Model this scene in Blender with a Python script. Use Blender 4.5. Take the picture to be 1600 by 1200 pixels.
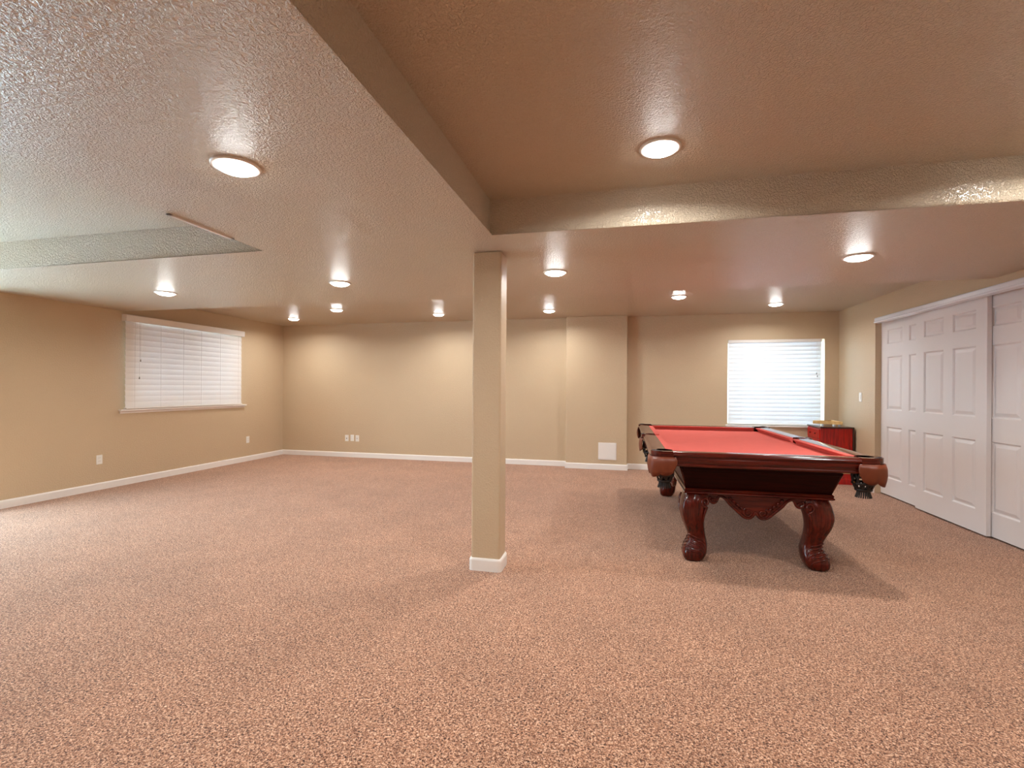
import bpy, bmesh, math, random
from mathutils import Vector, Matrix

scene = bpy.context.scene
for o in list(bpy.data.objects):
    bpy.data.objects.remove(o)
COL = scene.collection
random.seed(7)
PI = math.pi

# ------------------------------------------------------------------ camera
CAM_H = 1.29
F_PX = 744.4
cam_data = bpy.data.cameras.new('camera')
cam_data.sensor_width = 36.0
cam_data.lens = 36.0 * F_PX / 1600.0
cam_data.shift_y = 5.5 / 1600.0
cam_data.clip_start = 0.02
cam = bpy.data.objects.new('camera', cam_data)
COL.objects.link(cam)
cam.matrix_world = (Matrix.Translation((0, 0, CAM_H)) @ Matrix.Rotation(0.226, 4, 'Z')
                    @ Matrix.Rotation(PI / 2, 4, 'X') @ Matrix.Rotation(0.006, 4, 'Z'))
scene.camera = cam

# ------------------------------------------------------------------ view + world
scene.view_settings.view_transform = 'Standard'
scene.view_settings.look = 'None'
scene.view_settings.gamma = 1.0
scene.view_settings.use_curve_mapping = False
scene.view_settings.exposure = 1.99

world = bpy.data.worlds.new('overcast_sky')
scene.world = world
world.use_nodes = True
bg = world.node_tree.nodes['Background']
bg.inputs[0].default_value = (0.60, 0.83, 1.0, 1)
SKY = 5.0
bg.inputs[1].default_value = SKY
sun = bpy.data.lights.new('sun', 'SUN')
sun.energy = 35.0; sun.angle = math.radians(0.5); sun.color = (1.0, 0.97, 0.93)
sun_o = bpy.data.objects.new('sun', sun); COL.objects.link(sun_o)
sun_o.rotation_euler = (0.25, math.radians(32), 0)      # high sun from over the house, lights the patio only
LAMP = 8.0                      # radiance of a lamp lens
LAMP_W = 3.8                     # power of the lamp inside it
LAMP_COL = (0.97, 0.98, 0.96)

# ------------------------------------------------------------------ room numbers
XL, XR, YB, YF = -6.26, 3.088, 7.837, -3.2
ZC, ZS, ZT = 2.435, 2.246, 2.475
YS, YT = 4.887, 2.91
XK, XT = -2.454, -0.819


def portal(name, loc, rot, sx, sy):
    l = bpy.data.lights.new(name, 'AREA')
    l.shape = 'RECTANGLE'; l.size = sx; l.size_y = sy
    l.cycles.is_portal = True
    o = bpy.data.objects.new(name, l); COL.objects.link(o)
    o.location = loc; o.rotation_euler = rot
    return o


PY0, PY1, PZ1 = 1.35, 3.38, 2.12          # patio door opening in the left wall
portal('patio_door_portal', (XL - 0.22, (PY0 + PY1) / 2, PZ1 / 2), (0, -PI / 2, 0), PZ1, PY1 - PY0)
portal('back_window_portal', (2.24, YB + 0.24, 1.38), (-PI / 2, 0, 0), 1.4, 1.4)
portal('left_window_portal', (XL - 0.24, 5.81, 1.55), (0, -PI / 2, 0), 1.25, 2.0)


# ------------------------------------------------------------------ materials
def new_mat(name):
    m = bpy.data.materials.new(name)
    m.use_nodes = True
    nt = m.node_tree
    return m, nt, nt.nodes['Principled BSDF']


def N(nt, t, **kw):
    n = nt.nodes.new(t)
    for k, v in kw.items():
        if k in n.inputs:
            n.inputs[k].default_value = v
        else:
            setattr(n, k, v)
    return n


def srgb(r, g, b):
    f = lambda c: (c / 255 / 12.92) if c / 255 <= 0.04045 else ((c / 255 + 0.055) / 1.055) ** 2.4
    return (f(r), f(g), f(b), 1)


def coords(nt):
    tc = N(nt, 'ShaderNodeTexCoord')
    return tc.outputs['Object']


def plain(name, col, rough=0.5, metal=0.0, spec=0.5, var=0.05, vscale=8.0, bump=0.0, bscale=60, coat=0.0):
    m, nt, b = new_mat(name)
    co = coords(nt)
    n = N(nt, 'ShaderNodeTexNoise', Scale=vscale, Detail=3.0)
    nt.links.new(co, n.inputs['Vector'])
    mx = N(nt, 'ShaderNodeMix', data_type='RGBA')
    mx.inputs['A'].default_value = tuple(c * (1 - var) for c in col[:3]) + (1,)
    mx.inputs['B'].default_value = tuple(min(1, c * (1 + var)) for c in col[:3]) + (1,)
    nt.links.new(n.outputs['Fac'], mx.inputs['Factor'])
    nt.links.new(mx.outputs['Result'], b.inputs['Base Color'])
    b.inputs['Roughness'].default_value = rough
    b.inputs['Metallic'].default_value = metal
    b.inputs['Specular IOR Level'].default_value = spec
    if coat:
        b.inputs['Coat Weight'].default_value = coat
        b.inputs['Coat Roughness'].default_value = 0.12
    if bump:
        n2 = N(nt, 'ShaderNodeTexNoise', Scale=bscale, Detail=2.0)
        nt.links.new(co, n2.inputs['Vector'])
        bp = N(nt, 'ShaderNodeBump', Strength=0.6, Distance=bump)
        nt.links.new(n2.outputs['Fac'], bp.inputs['Height'])
        nt.links.new(bp.outputs['Normal'], b.inputs['Normal'])
    return m


def textured_paint(name, col, rough, dist, scale, spec=0.5):
    m, nt, b = new_mat(name)
    co = coords(nt)
    b.inputs['Roughness'].default_value = rough
    b.inputs['Specular IOR Level'].default_value = spec
    n = N(nt, 'ShaderNodeTexNoise', Scale=scale, Detail=3.0, Roughness=0.55, Distortion=0.6)
    nt.links.new(co, n.inputs['Vector'])
    rp = N(nt, 'ShaderNodeValToRGB')
    rp.color_ramp.elements[0].position = 0.40
    rp.color_ramp.elements[1].position = 0.62
    nt.links.new(n.outputs['Fac'], rp.inputs['Fac'])
    bp = N(nt, 'ShaderNodeBump', Strength=1.0, Distance=dist)
    nt.links.new(rp.outputs['Color'], bp.inputs['Height'])
    nt.links.new(bp.outputs['Normal'], b.inputs['Normal'])
    v = N(nt, 'ShaderNodeTexNoise', Scale=1.3, Detail=2.0)
    nt.links.new(co, v.inputs['Vector'])
    mx = N(nt, 'ShaderNodeMix', data_type='RGBA')
    mx.inputs['A'].default_value = tuple(c * 0.96 for c in col[:3]) + (1,)
    mx.inputs['B'].default_value = tuple(c * 1.04 for c in col[:3]) + (1,)
    nt.links.new(v.outputs['Fac'], mx.inputs['Factor'])
    nt.links.new(mx.outputs['Result'], b.inputs['Base Color'])
    return m


def carpet_mat():
    m, nt, b = new_mat('frieze_carpet')
    co = coords(nt)
    b.inputs['Roughness'].default_value = 0.95
    b.inputs['Specular IOR Level'].default_value = 0.1
    b.inputs['Sheen Weight'].default_value = 0.25
    b.inputs['Sheen Roughness'].default_value = 0.5
    n1 = N(nt, 'ShaderNodeTexNoise', Scale=145.0, Detail=2.0, Roughness=0.5, Distortion=1.0)
    n2 = N(nt, 'ShaderNodeTexNoise', Scale=2.2, Detail=4.0, Roughness=0.6)
    n3 = N(nt, 'ShaderNodeTexNoise', Scale=18.0, Detail=3.0, Roughness=0.6)
    for n in (n1, n2, n3):
        nt.links.new(co, n.inputs['Vector'])
    rp = N(nt, 'ShaderNodeValToRGB')
    cr = rp.color_ramp
    cr.elements[0].position = 0.34; cr.elements[0].color = srgb(58, 30, 18)  # dark flecks: yarn colour plus shade between tufts, put into the colour
    cr.elements[1].position = 0.68; cr.elements[1].color = srgb(240, 202, 172)
    e = cr.elements.new(0.44); e.color = srgb(132, 84, 60)
    e = cr.elements.new(0.54); e.color = srgb(192, 139, 107)
    nt.links.new(n1.outputs['Fac'], rp.inputs['Fac'])
    # broad patches where the pile leans
    mr = N(nt, 'ShaderNodeMapRange')
    mr.inputs['From Min'].default_value = 0.3; mr.inputs['From Max'].default_value = 0.7
    mr.inputs['To Min'].default_value = 0.90; mr.inputs['To Max'].default_value = 1.08
    nt.links.new(n2.outputs['Fac'], mr.inputs['Value'])
    mr3 = N(nt, 'ShaderNodeMapRange')
    mr3.inputs['From Min'].default_value = 0.3; mr3.inputs['From Max'].default_value = 0.7
    mr3.inputs['To Min'].default_value = 0.93; mr3.inputs['To Max'].default_value = 1.06
    nt.links.new(n3.outputs['Fac'], mr3.inputs['Value'])
    mm = N(nt, 'ShaderNodeMath', operation='MULTIPLY')
    nt.links.new(mr.outputs[0], mm.inputs[0]); nt.links.new(mr3.outputs[0], mm.inputs[1])
    vm = N(nt, 'ShaderNodeVectorMath', operation='SCALE')
    nt.links.new(rp.outputs['Color'], vm.inputs[0]); nt.links.new(mm.outputs[0], vm.inputs['Scale'])
    nt.links.new(vm.outputs[0], b.inputs['Base Color'])
    bp = N(nt, 'ShaderNodeBump', Strength=0.8, Distance=0.006)
    nt.links.new(n1.outputs['Fac'], bp.inputs['Height'])
    nt.links.new(bp.outputs['Normal'], b.inputs['Normal'])
    return m


def wood_mat(name, dark, light, rough=0.25, coat=0.5, axis='X', scale=6.0):
    m, nt, b = new_mat(name)
    co = coords(nt)
    mp = N(nt, 'ShaderNodeMapping')
    s = {'X': (0.7, 9, 9), 'Y': (9, 0.7, 9), 'Z': (9, 9, 0.7)}[axis]
    mp.inputs['Scale'].default_value = s
    nt.links.new(co, mp.inputs['Vector'])
    n = N(nt, 'ShaderNodeTexNoise', Scale=scale, Detail=6.0, Roughness=0.6, Distortion=0.4)
    nt.links.new(mp.outputs[0], n.inputs['Vector'])
    rp = N(nt, 'ShaderNodeValToRGB')
    rp.color_ramp.elements[0].position = 0.36; rp.color_ramp.elements[0].color = dark
    rp.color_ramp.elements[1].position = 0.66; rp.color_ramp.elements[1].color = light
    nt.links.new(n.outputs['Fac'], rp.inputs['Fac'])
    nt.links.new(rp.outputs['Color'], b.inputs['Base Color'])
    b.inputs['Roughness'].default_value = rough
    b.inputs['Coat Weight'].default_value = coat
    b.inputs['Coat Roughness'].default_value = 0.1
    return m


def glass_mat():
    m = bpy.data.materials.new('window_glass'); m.use_nodes = True
    nt = m.node_tree; nt.nodes.clear()
    out = N(nt, 'ShaderNodeOutputMaterial')
    t = N(nt, 'ShaderNodeBsdfTransparent'); t.inputs[0].default_value = (0.96, 0.98, 0.97, 1)
    g = N(nt, 'ShaderNodeBsdfGlossy'); g.inputs['Roughness'].default_value = 0.02
    mx = N(nt, 'ShaderNodeMixShader'); mx.inputs[0].default_value = 0.08
    nt.links.new(t.outputs[0], mx.inputs[1]); nt.links.new(g.outputs[0], mx.inputs[2])
    nt.links.new(mx.outputs[0], out.inputs[0])
    return m


def slat_mat(name, trans):
    m = bpy.data.materials.new(name); m.use_nodes = True
    nt = m.node_tree
    b = nt.nodes['Principled BSDF']; out = nt.nodes['Material Output']
    b.inputs['Base Color'].default_value = srgb(246, 241, 236)
    b.inputs['Roughness'].default_value = 0.4
    t = N(nt, 'ShaderNodeBsdfTranslucent'); t.inputs[0].default_value = (0.80, 0.90, 1.0, 1)
    n = N(nt, 'ShaderNodeTexNoise', Scale=30.0)
    nt.links.new(coords(nt), n.inputs['Vector'])
    mr = N(nt, 'ShaderNodeMapRange')
    mr.inputs['To Min'].default_value = trans * 0.9; mr.inputs['To Max'].default_value = trans * 1.1
    nt.links.new(n.outputs['Fac'], mr.inputs['Value'])
    mx = N(nt, 'ShaderNodeMixShader')
    nt.links.new(mr.outputs[0], mx.inputs[0])
    nt.links.new(b.outputs[0], mx.inputs[1]); nt.links.new(t.outputs[0], mx.inputs[2])
    nt.links.new(mx.outputs[0], out.inputs[0])
    return m


def emit_mat(name, col, strength):
    m, nt, b = new_mat(name)
    b.inputs['Base Color'].default_value = (0.9, 0.9, 0.9, 1)
    b.inputs['Emission Color'].default_value = tuple(col) + (1,)
    b.inputs['Emission Strength'].default_value = strength
    b.inputs['Roughness'].default_value = 0.4
    return m


M = {}
M['wall'] = textured_paint('tan_wall_paint', srgb(206, 182, 150), 0.42, 0.0014, 85, 0.4)
M['ceil'] = textured_paint('tan_ceiling_paint', srgb(220, 201, 175), 0.28, 0.0055, 95, 0.7)
M['carpet'] = carpet_mat()
M['white'] = plain('white_trim_paint', srgb(240, 234, 228), 0.35, var=0.02)
M['door'] = plain('white_door_paint', srgb(226, 219, 217), 0.4, var=0.015, vscale=3)
M['plastic'] = plain('white_plastic', srgb(240, 236, 228), 0.35, var=0.01)
M['dark'] = plain('dark_slot', srgb(30, 26, 24), 0.7)
M['fascia'] = plain('white_track_metal', srgb(232, 236, 242), 0.25, var=0.01)
M['slat_b'] = slat_mat('blind_slat_back', 0.17)
M['slat_l'] = slat_mat('blind_slat_left', 0.085)
M['glass'] = glass_mat()
M['vinyl'] = plain('white_vinyl_frame', srgb(238, 238, 236), 0.3, var=0.01)
M['lens'] = emit_mat('lamp_lens', LAMP_COL, LAMP)
M['ring'] = plain('white_lamp_ring', srgb(235, 230, 222), 0.35, var=0.01)
M['concrete'] = plain('patio_concrete', srgb(158, 176, 186), 0.9, var=0.1, bump=0.002, bscale=30)
MAH_D, MAH_L = srgb(54, 8, 5), srgb(98, 24, 10)
M['mahX'] = wood_mat('mahogany_x', MAH_D, MAH_L, 0.22, 0.35, 'X')
M['mahY'] = wood_mat('mahogany_y', MAH_D, MAH_L, 0.22, 0.35, 'Y')
M['mahZ'] = wood_mat('mahogany_z', MAH_D, MAH_L, 0.22, 0.35, 'Z')
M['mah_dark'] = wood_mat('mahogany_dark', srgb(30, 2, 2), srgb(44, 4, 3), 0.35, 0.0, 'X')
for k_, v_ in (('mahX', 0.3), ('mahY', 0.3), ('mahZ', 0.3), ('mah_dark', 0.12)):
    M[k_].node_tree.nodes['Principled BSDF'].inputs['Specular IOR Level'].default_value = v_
M['cloth'] = plain('red_billiard_cloth', srgb(206, 98, 88), 0.95, spec=0.15, var=0.04, vscale=12, bump=0.0004, bscale=700)
M['leather'] = plain('brown_leather', srgb(112, 50, 24), 0.42, var=0.18, vscale=25, bump=0.001, bscale=180)
M['leather_dark'] = plain('black_leather', srgb(30, 19, 14), 0.5, var=0.2, vscale=30, bump=0.001, bscale=150)
M['brass'] = plain('aged_brass', srgb(150, 120, 60), 0.35, metal=0.9)
M['chest_red'] = wood_mat('red_lacquered_wood', srgb(140, 8, 2), srgb(205, 22, 8), 0.4, 0.1, 'Z')
M['chest_top'] = plain('dark_cherry_top', srgb(52, 18, 16), 0.25, var=0.1, coat=0.4)
M['maple'] = wood_mat('light_maple', srgb(205, 160, 95), srgb(232, 196, 135), 0.35, 0.2, 'X')
M['chalk'] = plain('pale_chalk', srgb(225, 232, 238), 0.6)


# ------------------------------------------------------------------ mesh helpers
def link(name, bm, mat, parent=None, smooth=False, bevel=0.0, angle=35, segs=2):
    me = bpy.data.meshes.new(name)
    bmesh.ops.recalc_face_normals(bm, faces=bm.faces)
    bm.to_mesh(me); bm.free()
    me.materials.append(mat)
    o = bpy.data.objects.new(name, me)
    COL.objects.link(o)
    if parent is not None:
        o.parent = parent
    if smooth:
        for p in me.polygons:
            p.use_smooth = True
    if bevel:
        md = o.modifiers.new('bevel', 'BEVEL')
        md.width = bevel; md.segments = segs; md.limit_method = 'ANGLE'; md.angle_limit = math.radians(angle)
        if smooth:
            md.harden_normals = False
    return o


def box(bm, x0, x1, y0, y1, z0, z1):
    vs = [bm.verts.new((x, y, z)) for z in (z0, z1) for y in (y0, y1) for x in (x0, x1)]
    for f in ((0, 1, 3, 2), (4, 5, 7, 6), (0, 1, 5, 4), (2, 3, 7, 6), (0, 2, 6, 4), (1, 3, 7, 5)):
        bm.faces.new([vs[i] for i in f])
    return vs


def prism(bm, pts, axis, a, b):
    """extrude the outline pts (2-D) along axis from a to b"""
    def P(p, t):
        return {'x': (t, p[0], p[1]), 'y': (p[0], t, p[1]), 'z': (p[0], p[1], t)}[axis]
    A = [bm.verts.new(P(p, a)) for p in pts]
    B = [bm.verts.new(P(p, b)) for p in pts]
    bm.faces.new(A); bm.faces.new(B[::-1])
    n = len(pts)
    for i in range(n):
        bm.faces.new((A[i], A[(i + 1) % n], B[(i + 1) % n], B[i]))


def lathe(bm, prof, seg=32, cx=0, cy=0, a0=0.0, a1=2 * PI):
    full = abs(a1 - a0 - 2 * PI) < 1e-6
    cnt = seg if full else seg + 1
    rows = []
    for r, z in prof:
        if r < 1e-6:
            rows.append([bm.verts.new((cx, cy, z))] * cnt)
        else:
            rows.append([bm.verts.new((cx + r * math.cos(a0 + (a1 - a0) * i / seg),
                                       cy + r * math.sin(a0 + (a1 - a0) * i / seg), z)) for i in range(cnt)])
    for j in range(len(rows) - 1):
        for i in range(seg):
            k = (i + 1) % cnt
            q = [rows[j][i], rows[j][k], rows[j + 1][k], rows[j + 1][i]]
            u = []
            for v in q:
                if v not in u:
                    u.append(v)
            if len(u) > 2:
                bm.faces.new(u)


def tube(bm, pts, rad, seg=8, flat=1.0):
    """sweep a circle along pts; rad may be a list; closed ends"""
    pts = [Vector(p) for p in pts]
    n = len(pts)
    rs = rad if isinstance(rad, (list, tuple)) else [rad] * n
    rings = []
    up = None
    for i, p in enumerate(pts):
        t = (pts[min(i + 1, n - 1)] - pts[max(i - 1, 0)]).normalized()
        if up is None:
            up = Vector((0, 0, 1)) if abs(t.z) < 0.9 else Vector((1, 0, 0))
        s = t.cross(up)
        if s.length < 1e-6:
            s = t.orthogonal()
        s.normalize()
        up = s.cross(t).normalized()
        rings.append([bm.verts.new(p + rs[i] * (s * math.cos(2 * PI * k / seg) + flat * up * math.sin(2 * PI * k / seg)))
                      for k in range(seg)])
    for i in range(n - 1):
        for k in range(seg):
            bm.faces.new((rings[i][k], rings[i][(k + 1) % seg], rings[i + 1][(k + 1) % seg], rings[i + 1][k]))
    bm.faces.new(rings[0][::-1]); bm.faces.new(rings[-1])


def tag(o, label=None, cat=None, group=None, kind=None):
    if label: o['label'] = label
    if cat: o['category'] = cat
    if group: o['group'] = group
    if kind: o['kind'] = kind
    return o


def empty(name, loc, rz=0.0):
    o = bpy.data.objects.new(name, None)
    COL.objects.link(o)
    o.empty_display_size = 0.1
    o.location = loc
    o.rotation_euler = (0, 0, rz)
    return o


def copy_tree(o, parent=None):
    c = o.copy(); COL.objects.link(c); c.parent = parent
    for ch in [x for x in bpy.data.objects if x.parent == o]:
        copy_tree(ch, c)
    return c


def smoothpath(keys, n):
    """Catmull-Rom through keys (tuples)"""
    out = []
    K = len(keys)
    for i in range(K - 1):
        p0, p1, p2, p3 = (keys[max(i - 1, 0)], keys[i], keys[i + 1], keys[min(i + 2, K - 1)])
        for s in range(n):
            t = s / n
            out.append(tuple(0.5 * (2 * b + (c - a) * t + (2 * a - 5 * b + 4 * c - d) * t * t + (3 * b - a - 3 * c + d) * t ** 3)
                             for a, b, c, d in zip(p0, p1, p2, p3)))
    out.append(tuple(keys[-1]))
    return out


def bx(*a):
    bm = bmesh.new(); box(bm, *a); return bm


# ------------------------------------------------------------------ room shell
T = 0.2
f = link('floor', bx(XL - T, XR + 0.75, YF - T, YB + T, -0.12, 0), M['carpet'])
tag(f, 'brown and beige speckled frieze carpet covering the whole room', kind='structure')

# ceiling: higher slabs over the two trays and over the far strip
bm = bmesh.new()
box(bm, XL - T, XR + 0.75, YF - T, YT + 0.3, ZT, ZT + 0.12)
box(bm, XL - T, XR + 0.75, YS - 0.3, YB + T, ZC, ZT + 0.12)
tag(link('ceiling', bm, M['ceil']), 'tan textured ceiling of the raised trays and far strip', kind='structure')

# dropped soffit: T-shaped, rounded (bullnose) corners towards the trays
R = 0.022
bm = bmesh.new()
xs0, xs1 = XL - T, XR + 0.75
outline = [(xs0, YT), (XK, YT), (XK, YF - T), (XT, YF - T), (XT, YT), (xs1, YT), (xs1, YS), (xs0, YS)]
prism(bm, outline, 'z', ZS, ZT + 0.02)
bm.edges.ensure_lookup_table()
sel = []
for e in bm.edges:
    a, b2 = e.verts
    if abs(a.co.z - ZS) < 1e-5 and abs(b2.co.z - ZS) < 1e-5:
        mx, my = (a.co.x + b2.co.x) / 2, (a.co.y + b2.co.y) / 2
        if abs(my - YS) < 1e-4 and abs(a.co.y - b2.co.y) < 1e-4:
            continue
        if mx < xs0 + 1e-3 or mx > xs1 - 1e-3 or my < YF - T + 1e-3:
            continue
        sel.append(e)
bmesh.ops.bevel(bm, geom=sel, offset=R, segments=5, profile=0.5, affect='EDGES')
so = link('ceiling_soffit', bm, M['ceil'])
tag(so, 'dropped textured tan soffit crossing the room in a T', kind='structure')
for p in so.data.polygons:
    p.use_smooth = abs(p.normal.z) < 0.999 and p.area < 0.6 and abs(p.normal.z) > 0.02


def wall_with_holes(name, axis, pos0, pos1, u0, u1, z0, z1, holes, mat):
    """slab between pos0/pos1 along axis, with rectangular openings (u0,u1,z0,z1)"""
    us = sorted({u0, u1} | {h[0] for h in holes} | {h[1] for h in holes})
    zs = sorted({z0, z1} | {h[2] for h in holes} | {h[3] for h in holes})
    bm = bmesh.new()
    solid = lambda i, j: (0 <= i < len(us) - 1 and 0 <= j < len(zs) - 1 and
                          not any(h[0] - 1e-6 <= us[i] and us[i + 1] <= h[1] + 1e-6 and h[2] - 1e-6 <= zs[j] and zs[j + 1] <= h[3] + 1e-6 for h in holes))
    vd = {}

    def V(i, j, s):
        k = (i, j, s)
        if k not in vd:
            p = pos0 if s == 0 else pos1
            vd[k] = bm.verts.new((p, us[i], zs[j]) if axis == 'x' else (us[i], p, zs[j]))
        return vd[k]
    for i in range(len(us) - 1):
        for j in range(len(zs) - 1):
            if not solid(i, j):
                continue
            for s in (0, 1):
                bm.faces.new([V(i, j, s), V(i + 1, j, s), V(i + 1, j + 1, s), V(i, j + 1, s)])
            if not solid(i - 1, j): bm.faces.new([V(i, j, 0), V(i, j, 1), V(i, j + 1, 1), V(i, j + 1, 0)])
            if not solid(i + 1, j): bm.faces.new([V(i + 1, j, 0), V(i + 1, j, 1), V(i + 1, j + 1, 1), V(i + 1, j + 1, 0)])
            if not solid(i, j - 1): bm.faces.new([V(i, j, 0), V(i, j, 1), V(i + 1, j, 1), V(i + 1, j, 0)])
            if not solid(i, j + 1): bm.faces.new([V(i, j + 1, 0), V(i, j + 1, 1), V(i + 1, j + 1, 1), V(i + 1, j + 1, 0)])
    return link(name, bm, mat)


LW = (4.99, 6.72, 1.03, 2.12)          # left window opening (y0,y1,z0,z1)
BW = (1.58, 2.90, 0.745, 2.035)         # back window opening (x0,x1,z0,z1)
CY0, CY1, CZ = 4.12, 6.82, 2.16         # closet opening

tag(wall_with_holes('wall_left', 'x', XL - T, XL, YF - T, YB, 0, ZT + 0.1, [LW, (PY0, PY1, 0, PZ1)], M['wall']),
    'tan textured left wall', kind='structure')
wb = wall_with_holes('wall_back', 'y', YB, YB + T, XL - T, XR + 0.75, 0, ZT + 0.1, [BW], M['wall'])
tag(wb, 'tan textured far wall', kind='structure')
tag(wall_with_holes('wall_right', 'x', XR, XR + 0.12, YF - T, YB, 0, ZT + 0.1, [(CY0, CY1, 0, CZ)], M['wall']),
    'tan textured right wall around the closet opening', kind='structure')
bm = bx(XR + 0.68, XR + 0.75, CY0 - 0.3, CY1 + 0.3, 0, ZC)
box(bm, XR + 0.12, XR + 0.68, CY0 - 0.3, CY0 - 0.2, 0, ZC)
box(bm, XR + 0.12, XR + 0.68, CY1 + 0.2, CY1 + 0.3, 0, ZC)
tag(link('wall_closet', bm, M['wall']), kind='structure')
tag(wall_with_holes('wall_front', 'y', YF - T, YF, XL, XR + 0.12, 0, ZT + 0.1, [], M['wall']), 'tan wall behind the camera', kind='structure')
# boxed chase standing proud of the far wall
CX0, CX1, CYF = -0.871, 0.086, 7.687
tag(link('wall_chase', bx(CX0, CX1, CYF, YB, 0, ZC), M['wall'], bevel=0.008), 'boxed-out tan section of the far wall', kind='structure')


# ---- baseboards
BH, BT = 0.088, 0.014


def base_profile():
    return [(0, 0), (BT, 0), (BT, BH - 0.014), (BT * 0.75, BH - 0.005), (BT * 0.35, BH), (0, BH)]


def baseboard(name, axis, pos, sgn, u0, u1, label=None):
    bm = bmesh.new()
    pts = [(pos + sgn * a, z) for a, z in base_profile()]
    prism(bm, pts, 'x' if axis == 'y' else 'y', u0, u1)
    o = link(name, bm, M['white'])
    tag(o, label, kind='structure')
    return o


baseboard('baseboard_left', 'x', XL, 1, PY1 + 0.08, YB - BT)
baseboard('baseboard_back', 'y', YB, -1, XL, CX0 - BT)
baseboard('baseboard_chase', 'y', CYF, -1, CX0 - BT, CX1 + BT)
baseboard('baseboard_chase_side', 'x', CX0, -1, CYF, YB - BT)
baseboard('baseboard_chase_side', 'x', CX1, 1, CYF, YB - BT)
baseboard('baseboard_back_right', 'y', YB, -1, CX1 + BT, XR)
baseboard('baseboard_right', 'x', XR, -1, CY1, YB - BT)
baseboard('baseboard_right_near', 'x', XR, -1, YF, CY0)

# ---- column
KX0, KX1, KY0, KY1 = -1.032, -0.823, 3.225, 3.395
bm = bx(KX0, KX1, KY0, KY1, 0, ZS)
colm = link('column', bm, M['wall'], bevel=0.012, segs=3, smooth=False)
tag(colm, 'square tan textured support column with a white base', kind='structure')
bm = bmesh.new()
rings = []
for d, z in ((BT, 0), (BT, BH - 0.014), (BT * 0.75, BH - 0.005), (BT * 0.35, BH), (-0.02, BH)):
    ring = []
    r = 0.014 + d
    for (sx, sy, a0) in ((1, 1, 0), (-1, 1, 90), (-1, -1, 180), (1, -1, 270)):
        cx = (KX1 if sx > 0 else KX0) - sx * 0.014
        cy = (KY1 if sy > 0 else KY0) - sy * 0.014
        for k in range(5):
            a = math.radians(a0 + 22.5 * k)
            rr = max(r, 0.002)
            ring.append(bm.verts.new((cx + rr * math.cos(a), cy + rr * math.sin(a), z)))
    rings.append(ring)
for a, b2 in zip(rings, rings[1:]):
    for i in range(len(a)):
        bm.faces.new((a[i], a[(i + 1) % len(a)], b2[(i + 1) % len(a)], b2[i]))
cb = link('baseboard', bm, M['white'], colm)

# ------------------------------------------------------------------ recessed lamps
def lamp_meshes(r):
    bm = bmesh.new()
    lathe(bm, [(r, 0.0), (r, -0.004), (r * 0.97, -0.007), (r * 0.90, -0.009), (r * 0.75, -0.006), (r * 0.74, 0.0)], 40)
    a = bm
    bm = bmesh.new()
    prof = [(r * 0.76, -0.009)]
    for k in range(1, 9):
        t = k / 8 * PI / 2
        prof.append((r * 0.76 * math.cos(t), -0.009 - 0.021 * math.sin(t)))
    lathe(bm, prof, 40)
    return a, bm


lamps = [
    (-1.64, 1.75, ZS, 'round ceiling lamp on the soffit nearest the camera, left of the column'),
    (-4.59, 3.99, ZS, 'round ceiling lamp on the soffit above the left window'),
    (-2.54, 3.93, ZS, 'round ceiling lamp on the soffit midway between left window and column'),
    (-0.54, 3.92, ZS, 'round ceiling lamp on the soffit just right of the column'),
    (1.655, 3.90, ZS, 'round ceiling lamp on the soffit nearest the closet doors'),
    (0.178, 2.449, ZT, 'large bright round lamp in the dark raised tray above the camera'),
    (-5.43, 7.05, ZC, 'small far ceiling lamp nearest the left back corner'),
    (-4.15, 6.34, ZC, 'far ceiling lamp a little nearer than its neighbour in the left back corner'),
    (-2.81, 7.04, ZC, 'far ceiling lamp above the middle of the back wall, left of the column'),
    (-1.056, 7.02, ZC, 'far ceiling lamp in front of the boxed-out wall section, right of the column'),
    (0.69, 6.25, ZC, 'far ceiling lamp beyond the soffit, above the pool table far end'),
    (2.015, 7.04, ZC, 'far ceiling lamp just above the right back window'),
]
ra, lb = lamp_meshes(0.10)
bulb = bpy.data.lights.new('bulb', 'AREA')
bulb.shape = 'DISK'; bulb.size = 0.13; bulb.energy = LAMP_W; bulb.color = LAMP_COL
bulb.spread = math.radians(162)


tray_bulb = bulb.copy()
tray_bulb.energy = LAMP_W * 0.9
tray_bulb.spread = math.radians(158)


def add_bulb(parent):
    o = bpy.data.objects.new('bulb', tray_bulb if parent.location.z > 2.45 and parent.location.y > 2.5 else bulb); COL.objects.link(o)
    o.parent = parent; o.location = (0, 0, -0.032)


for i, (x, y, z, lab) in enumerate(lamps):
    e = empty('ceiling_lamp', (x, y, z))
    tag(e, lab, 'lamp', 'round recessed ceiling lamps')
    if i == 0:
        ring = link('trim_ring', ra, M['ring'], e, smooth=True)
        lens = link('lens', lb, M['lens'], e, smooth=True)
        rm, lm = ring.data, lens.data
    else:
        for nm, d in (('trim_ring', rm), ('lens', lm)):
            o = bpy.data.objects.new(nm, d); COL.objects.link(o); o.parent = e
    add_bulb(e)


# lamps of the same kind in the part of the room behind the camera
for j, (x, y, z) in enumerate([(0.2, 0.2, ZT), (2.0, 2.45, ZT), (-1.64, -0.8, ZS), (1.9, -1.2, ZT), (-4.3, 1.4, ZT), (-4.3, -1.2, ZT)]):
    e = empty('ceiling_lamp', (x, y, z))
    tag(e, 'round ceiling lamp behind the camera, out of the picture', 'lamp', 'ceiling lamps out of the picture')
    add_bulb(e)
    for nm, d in (('trim_ring', rm), ('lens', lm)):
        o = bpy.data.objects.new(nm, d); COL.objects.link(o); o.parent = e


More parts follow.
